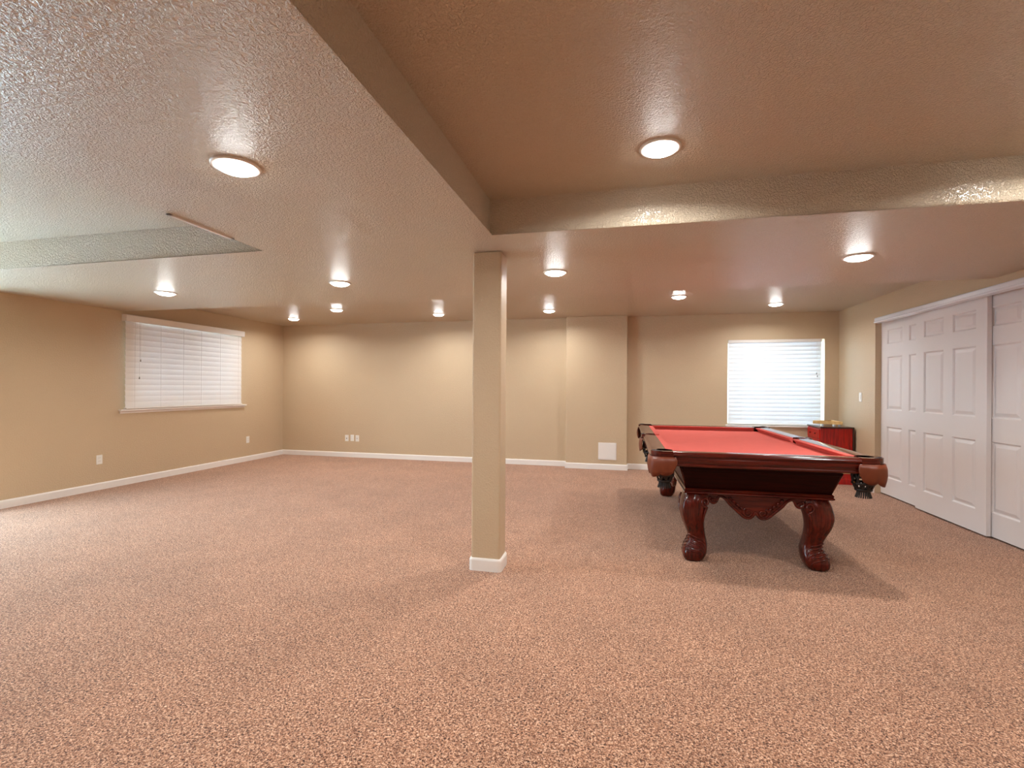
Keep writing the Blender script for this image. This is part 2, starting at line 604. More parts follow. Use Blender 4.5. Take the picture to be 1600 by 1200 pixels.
# ------------------------------------------------------------------ windows and blinds
def arc_slat(length, width, thick, segs=4, sag=0.004):
    """curved slat, length along X, width along Z, bulging to -Y"""
    bm = bmesh.new()
    A = []
    for k in range(segs + 1):
        t = k / segs - 0.5
        A.append((-(sag * (1 - 4 * t * t)), t * width))
    pts = A + [(y + thick, z) for y, z in A[::-1]]
    prism(bm, pts, 'x', -length / 2, length / 2)
    return bm


def window_unit(name, x0, x1, z0, z1, depth, loc, rz, mull, label):
    """vinyl window in local coords: X along the wall, Y outward"""
    root = empty(name, loc, rz)
    tag(root, label, kind='structure')
    bm = bmesh.new(); w = 0.045
    y0, y1 = depth, depth + 0.05
    box(bm, x0, x0 + w, y0, y1, z0, z1); box(bm, x1 - w, x1, y0, y1, z0, z1)
    box(bm, x0 + w, x1 - w, y0, y1, z0, z0 + w); box(bm, x0 + w, x1 - w, y0, y1, z1 - w, z1)
    for m_ in mull:
        box(bm, m_ - 0.03, m_ + 0.03, y0, y1, z0 + w, z1 - w)
    link('window_frame', bm, M['vinyl'], root)
    xs = [x0 + w] + [c for m_ in mull for c in (m_ - 0.03, m_ + 0.03)] + [x1 - w]
    for a, b2 in zip(xs[::2], xs[1::2]):
        link('pane', bx(a, b2, y0 + 0.02, y0 + 0.026, z0 + w, z1 - w), M['glass'], root)
    return root


def blind(name, loc, rz, length, ztop, zbot, pitch, width, tilt, mat, ladders, label, valance, head_h, group=None):
    """local: X along, -Y towards the room"""
    root = empty(name, loc, rz)
    tag(root, label, 'blind', group)
    vz0 = ztop - head_h
    if valance:
        bm = bmesh.new()
        prism(bm, [(-0.075, vz0), (-0.062, vz0), (-0.062, ztop - 0.012), (0, ztop - 0.012), (0, ztop), (-0.07, ztop), (-0.078, ztop - 0.008)],
              'x', -length / 2 - 0.02, length / 2 + 0.02)
        box(bm, -length / 2 - 0.02, -length / 2 - 0.01, -0.062, 0, vz0, ztop - 0.012)
        box(bm, length / 2 + 0.01, length / 2 + 0.02, -0.062, 0, vz0, ztop - 0.012)
        link('valance', bm, M['white'], root, bevel=0.002)
    else:
        link('head_rail', bx(-length / 2, length / 2, -0.055, -0.005, vz0, ztop), M['white'], root, bevel=0.003)
    me = None
    span = vz0 - zbot - 0.02
    pitch = span / round(span / pitch)
    zz = vz0 - pitch * 0.5
    yc = -0.03
    n = 0
    while zz > zbot + 0.02:
        if me is None:
            s = link('slat', arc_slat(length - 0.01, width, 0.0028), mat, root)
            me = s.data
        else:
            s = bpy.data.objects.new('slat', me); COL.objects.link(s); s.parent = root
        s.location = (0, yc, zz)
        s.rotation_euler = (tilt, 0, 0)
        zz -= pitch
        n += 1
    link('bottom_rail', bx(-length / 2 + 0.005, length / 2 - 0.005, yc - 0.026, yc + 0.026, zbot + 0.001, zbot + 0.018), M['white'], root, bevel=0.003)
    for lx in ladders:
        bm = bmesh.new()
        tube(bm, [(lx, yc - 0.034, vz0), (lx, yc - 0.034, zbot + 0.01)], 0.0011, 6)
        tube(bm, [(lx, yc + 0.034, vz0), (lx, yc + 0.034, zbot + 0.01)], 0.0011, 6)
        link('ladder_cord', bm, M['white'], root)
    return root


def cord(root, x, z0, z1, y=-0.082):
    bm = bmesh.new()
    tube(bm, [(x, y, z0), (x, y, z1 + 0.03)], 0.0013, 6)
    c = link('pull_cord', bm, M['white'], root)
    bm = bmesh.new()
    lathe(bm, [(0.0, 0.035), (0.004, 0.032), (0.0075, 0.012), (0.008, 0.004), (0.0, 0.0)], 12, x, y)
    for v in bm.verts:
        v.co.z += z1
    link('tassel', bm, M['tassel'], c, smooth=True)


M['tassel'] = plain('grey_tassel', srgb(150, 148, 140), 0.4)

# back wall: local X = world X, local Y = world Y
window_unit('window_1', BW[0], BW[1], BW[2], BW[3], 0.13, (0, YB, 0), 0, [2.24], 'vinyl window in the back wall behind white blinds')
cxb = (BW[0] + BW[1]) / 2 - 0.012
b1 = blind('window_blind', (cxb, YB + 0.06, 0), 0, BW[1] - BW[0] - 0.04, BW[3], BW[2] + 0.005, 0.0602, 0.079, math.radians(-10), M['slat_b'],
           [-0.45, -0.12, 0.2, 0.5], 'white slatted blind on the brightly lit back window behind the pool table', False, 0.045)
cord(b1, 0.565, BW[3] - 0.045, 1.51, -0.07)
cord(b1, 0.575, BW[3] - 0.045, 1.47, -0.07)
link('window_sill', bx(BW[0] - 0.03, BW[1] + 0.03, YB - 0.028, YB + 0.13, BW[2] - 0.022, BW[2]), M['white'], None, bevel=0.004)
tag(bpy.data.objects['window_sill'], 'narrow white sill under the back window', kind='structure')
bpy.data.objects['window_sill'].name = 'trim_1'

# left wall: rz=90deg -> local X = world +Y, local Y = world -X (outward)
window_unit('window_2', LW[0], LW[1], LW[2], LW[3], 0.13, (XL, 0, 0), PI / 2, [5.81], 'vinyl window in the left wall behind white blinds')
b2 = blind('window_blind', (XL, 5.822, 0), PI / 2, 1.93, 2.204, 0.982, 0.0765, 0.086, math.radians(-5), M['slat_l'],
           [-0.86, -0.5, -0.15, 0.15, 0.5, 0.86], 'white slatted blind with a deep valance on the left wall window', True, 0.088)
cord(b2, -0.80, 2.115, 1.60)
cord(b2, -0.815, 2.115, 1.37)
bm = bmesh.new()
box(bm, XL, XL + 0.045, 4.80, 6.895, 0.957, 0.978)
prism(bm, [(XL, 0.925), (XL + 0.014, 0.925), (XL + 0.018, 0.945), (XL + 0.028, 0.957), (XL, 0.957)], 'y', 4.815, 6.88)
tag(link('trim_2', bm, M['white'], bevel=0.003), 'white moulded sill under the left window', kind='structure')

# patio door (out of the picture on the left, lets the daylight in)
pd = empty('door_4', (XL, 0, 0))
tag(pd, 'sliding glass patio door in the left wall, outside the picture', kind='structure')
bm = bmesh.new()
for a, b_ in ((PY0, PY0 + 0.06), ((PY0 + PY1) / 2 - 0.04, (PY0 + PY1) / 2 + 0.04), (PY1 - 0.06, PY1)):
    box(bm, -0.14, -0.08, a, b_, 0, PZ1)
box(bm, -0.14, -0.08, PY0, PY1, 0, 0.06); box(bm, -0.14, -0.08, PY0, PY1, PZ1 - 0.06, PZ1)
link('door_frame', bm, M['vinyl'], pd)
link('pane', bx(-0.115, -0.109, PY0 + 0.06, (PY0 + PY1) / 2 - 0.04, 0.06, PZ1 - 0.06), M['glass'], pd)
link('pane', bx(-0.115, -0.109, (PY0 + PY1) / 2 + 0.04, PY1 - 0.06, 0.06, PZ1 - 0.06), M['glass'], pd)
tag(link('patio', bx(XL - 9, XL - T, -8, 12, -0.3, -0.06), M['concrete']), 'pale concrete patio outside the left wall', kind='structure')

# ------------------------------------------------------------------ closet doors
DX_COLS = [(0.135, 0.452), (0.585, 0.898)]
DZ_ROWS = [(0.22, 0.843), (1.047, 1.690), (1.845, 2.019)]
DW, DZ0, DZ1, DT = 1.033, 0.015, 2.14, 0.035


def door_frame_bm():
    """local: X (towards the far end), Y into the closet, front face y=0"""
    bm = bmesh.new()
    xs = [0] + [c for p in DX_COLS for c in p] + [DW]
    zs = [DZ0] + [c for p in DZ_ROWS for c in p] + [DZ1]
    for i in range(len(xs) - 1):
        if i % 2 == 0:
            box(bm, xs[i], xs[i + 1], 0, DT, DZ0, DZ1)
        else:
            for j in range(0, len(zs) - 1, 2):
                box(bm, xs[i], xs[i + 1], 0, DT, zs[j], zs[j + 1])
    return bm


def door_panel_bm(x0, x1, z0, z1):
    bm = bmesh.new()
    loops = [(0.0, 0.0), (0.004, 0.003), (0.012, 0.013), (0.020, 0.013), (0.046, 0.004), (0.049, 0.0035)]
    rings = []
    for ins, y in loops:
        rings.append([bm.verts.new(p) for p in ((x0 + ins, y, z0 + ins), (x1 - ins, y, z0 + ins), (x1 - ins, y, z1 - ins), (x0 + ins, y, z1 - ins))])
    for a, b_ in zip(rings, rings[1:]):
        for k in range(4):
            bm.faces.new((a[k], a[(k + 1) % 4], b_[(k + 1) % 4], b_[k]))
    bm.faces.new(rings[-1])
    back = [bm.verts.new(p) for p in ((x0, DT - 0.004, z0), (x1, DT - 0.004, z0), (x1, DT - 0.004, z1), (x0, DT - 0.004, z1))]
    bm.faces.new(back[::-1])
    for k in range(4):
        bm.faces.new((rings[0][k], rings[0][(k + 1) % 4], back[(k + 1) % 4], back[k]))
    return bm


slab_me = None
panel_me = {}
for nm, X, y0, lab in (('door_1', 3.155, 5.79, 'white six-panel sliding closet door farthest from the camera'),
                       ('door_2', 3.112, 4.988, 'middle white six-panel sliding closet door hanging in front of the others'),
                       ('door_3', 3.155, 4.105, 'white six-panel sliding closet door nearest the camera, cut by the picture edge')):
    # local X -> world +Y, local Y -> world +X : mirror so that y=0 face looks to the room (-X)
    # rz=-90deg: local X -> world -Y, local Y -> world +X
    root = empty(nm, (X, y0 + DW, 0), -PI / 2)
    tag(root, lab, kind='structure')
    if slab_me is None:
        s = link('door_slab', door_frame_bm(), M['door'], root); slab_me = s.data
    else:
        s = bpy.data.objects.new('door_slab', slab_me); COL.objects.link(s); s.parent = root
    for ci, c in enumerate(DX_COLS):
        for ri, r in enumerate(DZ_ROWS):
            if (ci, ri) not in panel_me:
                p = link('panel', door_panel_bm(c[0], c[1], r[0], r[1]), M['door'], root); panel_me[(ci, ri)] = p.data
            else:
                p = bpy.data.objects.new('panel', panel_me[(ci, ri)]); COL.objects.link(p); p.parent = root
# track fascia
bm = bmesh.new()
prism(bm, [(3.088, 2.105), (3.043, 2.112), (3.036, 2.118), (3.036, 2.126), (3.042, 2.132), (3.042, 2.162), (3.046, 2.172), (3.060, 2.178), (3.088, 2.178)],
      'y', 3.90, 6.745)
tag(link('trim_3', bm, M['fascia']), 'white metal track cover above the sliding closet doors', kind='structure')

# ------------------------------------------------------------------ wall fittings
def outlet(loc, rz, label, style='duplex'):
    """local: X along wall, -Y to the room"""
    root = empty('wall_outlet', loc, rz)
    tag(root, label, 'outlet')
    link('cover_plate', bx(-0.035, 0.035, -0.006, 0, -0.057, 0.057), M['plastic'], root, bevel=0.003)
    if style == 'duplex':
        for s in (-1, 1):
            bm = bmesh.new()
            pts = []
            for k in range(20):
                a = 2 * PI * k / 20
                pts.append((0.0165 * math.cos(a), s * 0.02 + max(-0.0125, min(0.0125, 0.0165 * math.sin(a)))))
            prism(bm, pts, 'y', -0.008, -0.005)
            r_ = link('receptacle', bm, M['plastic'], root)
            bm = bmesh.new()
            box(bm, -0.0075, -0.0055, -0.0085, -0.007, s * 0.02, s * 0.02 + 0.007)
            box(bm, 0.0055, 0.0075, -0.0085, -0.007, s * 0.02, s * 0.02 + 0.006)
            link('slot', bm, M['dark'], r_)
    else:
        bm = bmesh.new()
        if style == 'coax':
            for v in range(1):
                tube(bm, [(0, -0.004, 0), (0, -0.014, 0)], 0.0055, 10)
            link('cable_jack', bm, M['dark'], root)
        else:
            box(bm, -0.008, 0.008, -0.0075, -0.005, -0.012, 0.004)
            link('phone_jack', bm, M['dark'], root)
    return root


outlet((XL, 4.577, 0.372), PI / 2, 'white wall outlet on the left wall left of the window')
outlet((XL, 6.966, 0.366), PI / 2, 'white wall outlet on the left wall right of the window')
outlet((-4.903, YB, 0.345), 0, 'leftmost of the three white wall plates low on the back wall', 'phone')
outlet((-4.792, YB, 0.351), 0, 'middle of the three white wall plates low on the back wall')
outlet((-4.690, YB, 0.345), 0, 'rightmost of the three white wall plates low on the back wall', 'coax')

sw = empty('light_switch', (XR, 7.185, 1.19), -PI / 2)
tag(sw, 'white light switch on the right wall beside the closet', 'switch')
link('cover_plate', bx(-0.035, 0.035, -0.006, 0, -0.060, 0.060), M['plastic'], sw, bevel=0.003)
link('rocker', bx(-0.016, 0.016, -0.010, -0.005, -0.033, 0.033), M['plastic'], sw, bevel=0.003)

ap = empty('access_panel', (-0.214, CYF, 0.29))
tag(ap, 'square white access panel low on the boxed-out section of the back wall', 'panel')
link('panel_frame', bx(-0.141, 0.141, -0.006, 0, -0.136, 0.136), M['white'], ap, bevel=0.002)
link('panel_door', bx(-0.127, 0.127, -0.010, -0.005, -0.122, 0.122), M['white'], ap, bevel=0.002)

vt = empty('air_vent', (XK, 2.34, 2.315))
tag(vt, 'thin white air vent on the soffit side facing the left tray', 'vent')
bm = bmesh.new()
y0, y1, z0, z1 = -0.19, 0.27, -0.078, 0.085
box(bm, -0.022, 0, y0, y0 + 0.02, z0, z1); box(bm, -0.022, 0, y1 - 0.02, y1, z0, z1)
box(bm, -0.022, 0, y0, y1, z0, z0 + 0.018); box(bm, -0.022, 0, y0, y1, z1 - 0.018, z1)
link('vent_frame', bm, M['white'], vt, bevel=0.002)
for k in range(7):
    bm = bmesh.new()
    zz = -0.05 + k * 0.018
    prism(bm, [(-0.018, zz), (-0.017, zz - 0.001), (-0.003, zz + 0.010), (-0.004, zz + 0.011)], 'y', y0 + 0.02, y1 - 0.02)
    link('louver', bm, M['white'], vt)

# ------------------------------------------------------------------ pool table
TX, TY = 0.955, 4.925
HW, HL = 0.745, 1.355            # outer half width / half length
ZB_, ZR = 0.786, 0.833           # bed cloth height, rail top
table = empty('pool_table', (TX, TY, 0))
tag(table, 'carved mahogany pool table with red cloth and brown leather pockets', 'pool table')


def rail_profile(outer):
    """profile in (d, z), d = distance outward from the table centre line; outer = outer face"""
    o = outer
    return [(o - 0.118, ZR - 0.050), (o - 0.118, ZR - 0.002), (o - 0.105, ZR + 0.001), (o - 0.030, ZR + 0.003),
            (o - 0.014, ZR + 0.000), (o - 0.004, ZR - 0.008), (o, ZR - 0.018), (o - 0.003, ZR - 0.026), (o - 0.013, ZR - 0.030),
            (o - 0.014, ZR - 0.036), (o - 0.010, ZR - 0.044), (o - 0.010, ZR - 0.058), (o - 0.016, ZR - 0.074),
            (o - 0.022, ZR - 0.082), (o - 0.018, ZR - 0.090), (o - 0.022, ZR - 0.100), (o - 0.034, ZR - 0.104), (o - 0.118, ZR - 0.104)]


def rail(axis, sgn, outer, a, b_, mat):
    """axis 'x': rail running along X (end rail), at y = sgn*outer"""
    bm = bmesh.new()
    pts = [(sgn * d, z) for d, z in rail_profile(outer)]
    prism(bm, pts, 'x' if axis == 'x' else 'y', a, b_)
    o = link('rail', bm, mat, table, smooth=False)
    for p in o.data.polygons:
        p.use_smooth = len(p.vertices) == 4
    md = o.modifiers.new('split', 'EDGE_SPLIT'); md.split_angle = math.radians(40)
    # decorative cross groove rings, like the joints seen on the end rail
    return o


def cushion(axis, sgn, outer, a, b_, ca, cb):
    """red rubber cushion with mitred ends; ca/cb = how far each end is cut back at the nose"""
    bm = bmesh.new()
    base = outer - 0.118
    prof = [(base, ZR - 0.003), (base, ZB_ + 0.001), (base - 0.010, ZB_ + 0.001), (base - 0.026, ZB_ + 0.024), (base - 0.048, ZB_ + 0.040), (base - 0.046, ZR - 0.003)]
    A, B = [], []
    for d, z in prof:
        t = (base - d) / 0.048
        pa = a + ca * t; pb = b_ - cb * t
        if axis == 'x':
            A.append(bm.verts.new((pa, sgn * d, z))); B.append(bm.verts.new((pb, sgn * d, z)))
        else:
            A.append(bm.verts.new((sgn * d, pa, z))); B.append(bm.verts.new((sgn * d, pb, z)))
    bm.faces.new(A); bm.faces.new(B[::-1])
    n = len(A)
    for i in range(n):
        bm.faces.new((A[i], A[(i + 1) % n], B[(i + 1) % n], B[i]))
    return link('cushion', bm, M['cloth'], table)


EX = HW - 0.155      # end rails reach to +-EX
EY = HL - 0.155
for s in (-1, 1):
    rail('x', s, HL, -EX, EX, M['mahX'])
    cushion('x', s, HL, -EX + 0.01, EX - 0.01, 0.035, 0.035)
    rail('y', s, HW, -EY, -0.062, M['mahY'])
    rail('y', s, HW, 0.062, EY, M['mahY'])
    cushion('y', s, HW, -EY + 0.01, -0.062, 0.035, 0.018)
    cushion('y', s, HW, 0.062, EY - 0.01, 0.018, 0.035)

# bed with round pocket cut-outs
bm = bmesh.new()
PXc, PYc, PR = HW - 0.105, HL - 0.105, 0.060
bxh, byh = HW - 0.118, HL - 0.118
outl = []


def arcpts(cx, cy, r, a0, a1, n=10):
    return [(cx + r * math.cos(math.radians(a0 + (a1 - a0) * k / n)), cy + r * math.sin(math.radians(a0 + (a1 - a0) * k / n))) for k in range(n + 1)]


SPX = HW - 0.075
# corner notches: circle centred at the pocket, inner arc
half = [(bxh, -byh + 0.045)]
outl += arcpts(PXc, PYc, 0.066, 280, 170)[0:]
outl += arcpts(-PXc, PYc, 0.066, 10, -100)
outl += [(-bxh, 0.055)] + arcpts(-SPX, 0, 0.055, 40, -40, 6) + [(-bxh, -0.055)]
outl += arcpts(-PXc, -PYc, 0.066, 100, -10)
outl += arcpts(PXc, -PYc, 0.066, 190, 80)
outl += [(bxh, -0.055)] + arcpts(SPX, 0, 0.055, 220, 140, 6) + [(bxh, 0.055)]
prism(bm, outl, 'z', ZB_ - 0.03, ZB_)
bed = link('bed_cloth', bm, M['cloth'], table)


# pockets
def rounded_corner(r, n=8):
    """outline of the cap's outer side for the +x +y corner, from end-rail side to side-rail side"""
    p = [(EX + 0.0, HL)]
    p += arcpts(HW - r, HL - r, r, 90, 0, n)
    p += [(HW, EY)]
    return p


def corner_pocket(sx, sy):
    cap_o = rounded_corner(0.085)
    inner = arcpts(PXc, PYc, 0.062, -55, 145, 14)       # opening faces the table centre
    pts = cap_o + [(HW - 0.118, EY)] + inner + [(EX, HL - 0.118)]
    # cap: iron + leather top
    bm = bmesh.new()
    q = [(sx * x, sy * y) for x, y in pts]
    prism(bm, q, 'z', ZR - 0.036, ZR + 0.006)
    cap = link('pocket_cap', bm, M['mahX'], table, bevel=0.008, angle=50, segs=3)
    # dark leather bumper over the crown of the corner
    bm = bmesh.new()
    path = [(sx * x, sy * y, ZR - 0.006) for x, y in [(PXc + 0.092 * math.cos(math.radians(a)), PYc + 0.092 * math.sin(math.radians(a))) for a in range(-8, 99, 10)]]
    n = len(path)
    tube(bm, path, [0.006 + 0.013 * math.sin(PI * k / (n - 1)) for k in range(n)], 10)
    link('pocket_bumper', bm, M['leather_dark'], cap, smooth=True)
    # leather shield with lobed lower edge, wrapping the corner
    bm = bmesh.new()
    w = 0.170
    path = [(HW - w, HL + 0.004)] + arcpts(HW - 0.075, HL - 0.075, 0.081, 90, 0, 10) + [(HW + 0.004, HL - w)]
    # resample
    L = [0]
    for a, b_ in zip(path, path[1:]):
        L.append(L[-1] + math.hypot(b_[0] - a[0], b_[1] - a[1]))
    K = 36
    outer_t, outer_b, inner_t, inner_b = [], [], [], []
    rows = [[], [], [], [], []]
    for k in range(K + 1):
        s = L[-1] * k / K
        i = max(j for j in range(len(L)) if L[j] <= s + 1e-9)
        i = min(i, len(path) - 2)
        t = (s - L[i]) / (L[i + 1] - L[i])
        x = path[i][0] * (1 - t) + path[i + 1][0] * t; y = path[i][1] * (1 - t) + path[i + 1][1] * t
        u = k / K
        drop = 0.098 + 0.030 * math.sin(PI * u) + 0.020 * abs(math.sin(3 * PI * u)) - 0.02 * (1 if u < 0.04 or u > 0.96 else 0)
        dx, dy = x - (HW - 0.075), y - (HL - 0.075)
        dl = math.hypot(dx, dy)
        nx, ny = dx / dl, dy / dl
        bow = [0, 0.010, 0.012, 0.006, -0.004]
        for j in range(5):
            cr_ = 0.004 * math.sin(9 * PI * u) * j / 4
            rows[j].append((x + nx * (bow[j] + cr_), y + ny * (bow[j] + cr_), ZR - 0.034 - drop * j / 4))
    V = [[bm.verts.new((sx * p[0], sy * p[1], p[2])) for p in r] for r in rows]
    for j in range(4):
        for k in range(K):
            bm.faces.new((V[j][k], V[j][k + 1], V[j + 1][k + 1], V[j + 1][k]))
    sh = link('leather_shield', bm, M['leather'], table, smooth=True)
    md = sh.modifiers.new('solid', 'SOLIDIFY'); md.thickness = 0.006; md.offset = 0
    # studs
    # basket: plaited dark leather straps with a fringe
    net = pocket_net(sx * (PXc + 0.004), sy * (PYc - 0.0), ZR - 0.13)


STUD = None


def pocket_net(cx, cy, ztop):
    bm = bmesh.new()
    # rings
    for z, r in ((ztop, 0.062), (ztop - 0.045, 0.064), (ztop - 0.088, 0.046)):
        pts = [(cx + r * math.cos(2 * PI * k / 24), cy + r * math.sin(2 * PI * k / 24), z) for k in range(25)]
        tube(bm, pts, 0.0065, 6, 1.4)
    NS = 9
    for k in range(NS):
        a = 2 * PI * k / NS
        for s in (-1, 1):
            pts = []
            for j in range(9):
                t = j / 8
                r = 0.062 + 0.010 * math.sin(PI * t) - 0.020 * t * t
                aa = a + s * 0.7 * t
                pts.append((cx + r * math.cos(aa), cy + r * math.sin(aa), ztop + 0.06 * (1 - t) - 0.09 * t))
            tube(bm, pts, 0.0062, 6)
    net = link('pocket_net', bm, M['leather_dark'], table, smooth=True)
    bm = bmesh.new()
    lathe(bm, [(0.0, ztop - 0.078), (0.040, ztop - 0.080), (0.043, ztop - 0.092), (0.034, ztop - 0.104), (0.0, ztop - 0.102)], 20, cx, cy)
    link('net_collar', bm, M['leather_dark'], net, smooth=True)
    bm = bmesh.new()
    for k in range(22):
        a = 2 * PI * k / 22
        tube(bm, [(cx + 0.034 * math.cos(a), cy + 0.034 * math.sin(a), ztop - 0.096),
                  (cx + 0.038 * math.cos(a), cy + 0.038 * math.sin(a), ztop - 0.118),
                  (cx + 0.046 * math.cos(a), cy + 0.046 * math.sin(a), ztop - 0.142)], [0.004, 0.0045, 0.004], 5)
    link('fringe', bm, M['leather_dark'], net)
    global STUD
    for k in range(4):
        a = 2 * PI * k / 4 + 0.4
        if STUD is None:
            bm = bmesh.new()
            bmesh.ops.create_icosphere(bm, subdivisions=1, radius=0.007)
            o = link('brass_stud', bm, M['brass'], net, smooth=True); STUD = o.data
        else:
            o = bpy.data.objects.new('brass_stud', STUD); COL.objects.link(o); o.parent = net
        o.location = (cx + 0.071 * math.cos(a), cy + 0.071 * math.sin(a), ztop - 0.035)
    return net


def side_pocket(sx):
    bm = bmesh.new()
    pts = [(HW - 0.118, -0.062), (HW, -0.062), (HW + 0.012, -0.045), (HW + 0.018, 0), (HW + 0.012, 0.045), (HW, 0.062), (HW - 0.118, 0.062)]
    pts += [(HW - 0.105, 0.055)] + arcpts(SPX, 0, 0.052, 120, -120, 10) + [(HW - 0.105, -0.055)]
    prism(bm, [(sx * x, y) for x, y in pts], 'z', ZR - 0.036, ZR + 0.005)
    cap = link('pocket_cap', bm, M['mahX'], table, bevel=0.006, angle=50, segs=2)
    bm = bmesh.new()
    tube(bm, [(sx * (HW - 0.02 + 0.028 * math.cos(t)), 0.05 * math.sin(t), ZR) for t in [(-1.3 + 2.6 * k / 10) for k in range(11)]], 0.009, 8)
    link('pocket_bumper', bm, M['leather_dark'], cap, smooth=True)
    bm = bmesh.new()
    K = 30; w = 0.115
    rows = []
    for j in range(5):
        row = []
        for k in range(K + 1):
            u = k / K
            y = -w + 2 * w * u
            drop = 0.092 + 0.030 * math.sin(PI * u) + 0.012 * abs(math.sin(4 * PI * u))
            row.append(bm.verts.new((sx * (HW + 0.006 + 0.022 * math.sin(PI * u) + 0.008 * math.sin(PI * j / 4)), y, ZR - 0.034 - drop * j / 4)))
        rows.append(row)
    for j in range(4):
        for k in range(K):
            bm.faces.new((rows[j][k], rows[j][k + 1], rows[j + 1][k + 1], rows[j + 1][k]))
    sh = link('leather_shield', bm, M['leather'], table, smooth=True)
    md = sh.modifiers.new('solid', 'SOLIDIFY'); md.thickness = 0.006; md.offset = 0
    pocket_net(sx * (HW - 0.070), 0, ZR - 0.13)


for sx in (-1, 1):
    for sy in (-1, 1):
        corner_pocket(sx, sy)
    side_pocket(sx)

# tapered cabinet below the rails
bm = bmesh.new()
t0, t1 = (0.522, 1.245), (0.478, 1.175)
rings = []
for (w, l), z in ((t0, ZR - 0.100), (t0, 0.700), ((0.515, 1.235), 0.690), (t1, 0.556), (t1, 0.545)):
    rings.append([bm.verts.new((sx * w, sy * l, z)) for sx, sy in ((1, 1), (-1, 1), (-1, -1), (1, -1))])
bm.faces.new(rings[0]); bm.faces.new(rings[-1][::-1])
for a, b_ in zip(rings, rings[1:]):
    for k in range(4):
        bm.faces.new((a[k], a[(k + 1) % 4], b_[(k + 1) % 4], b_[k]))
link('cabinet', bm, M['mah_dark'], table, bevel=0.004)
# fluted corner trim of the cabinet
for sx in (-1, 1):
    for sy in (-1, 1):
        bm = bmesh.new()
        for off in (0.012, 0.038, 0.064):
            tube(bm, [(sx * (t0[0] + 0.002), sy * (t0[1] - off), 0.712), (sx * (t1[0] + 0.004), sy * (t1[1] - off), 0.556)], 0.008, 8)
        link('corner_flute', bm, M['mahZ'], table, smooth=True)
# sloping side of the slate frame between cabinet and rails
bm = bmesh.new()
box(bm, -0.60, 0.60, -1.27, 1.27, ZB_ - 0.045, ZB_ - 0.03)
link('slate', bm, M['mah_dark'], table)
# lower moulding
bm = bmesh.new()
prof = [(0.000, 0.556), (0.014, 0.552), (0.020, 0.542), (0.016, 0.534), (0.022, 0.528), (0.024, 0.520), (0.014, 0.513), (0.0, 0.512)]
rings = []
for d, z in prof:
    w, l = t1[0] - 0.004 + d, t1[1] - 0.004 + d
    rings.append([bm.verts.new((sx * w, sy * l, z)) for sx, sy in ((1, 1), (-1, 1), (-1, -1), (1, -1))])
bm.faces.new(rings[0]); bm.faces.new(rings[-1][::-1])
for a, b_ in zip(rings, rings[1:]):
    for k in range(4):
        bm.faces.new((a[k], a[(k + 1) % 4], b_[(k + 1) % 4], b_[k]))
link('lower_moulding', bm, M['mahX'], table)

# legs: (z, outer, inner) measured from the centre plane; the y profile is the same, shifted by YO
LEG = [(0.515, 0.486, 0.300), (0.47, 0.503, 0.305), (0.43, 0.512, 0.318), (0.39, 0.517, 0.330), (0.35, 0.513, 0.338), (0.30, 0.500, 0.343),
       (0.25, 0.480, 0.340), (0.20, 0.462, 0.333), (0.165, 0.456, 0.326), (0.135, 0.466, 0.320), (0.10, 0.486, 0.320), (0.06, 0.498, 0.326),
       (0.03, 0.495, 0.340), (0.012, 0.488, 0.352), (0.0, 0.476, 0.366)]
YO = 0.672


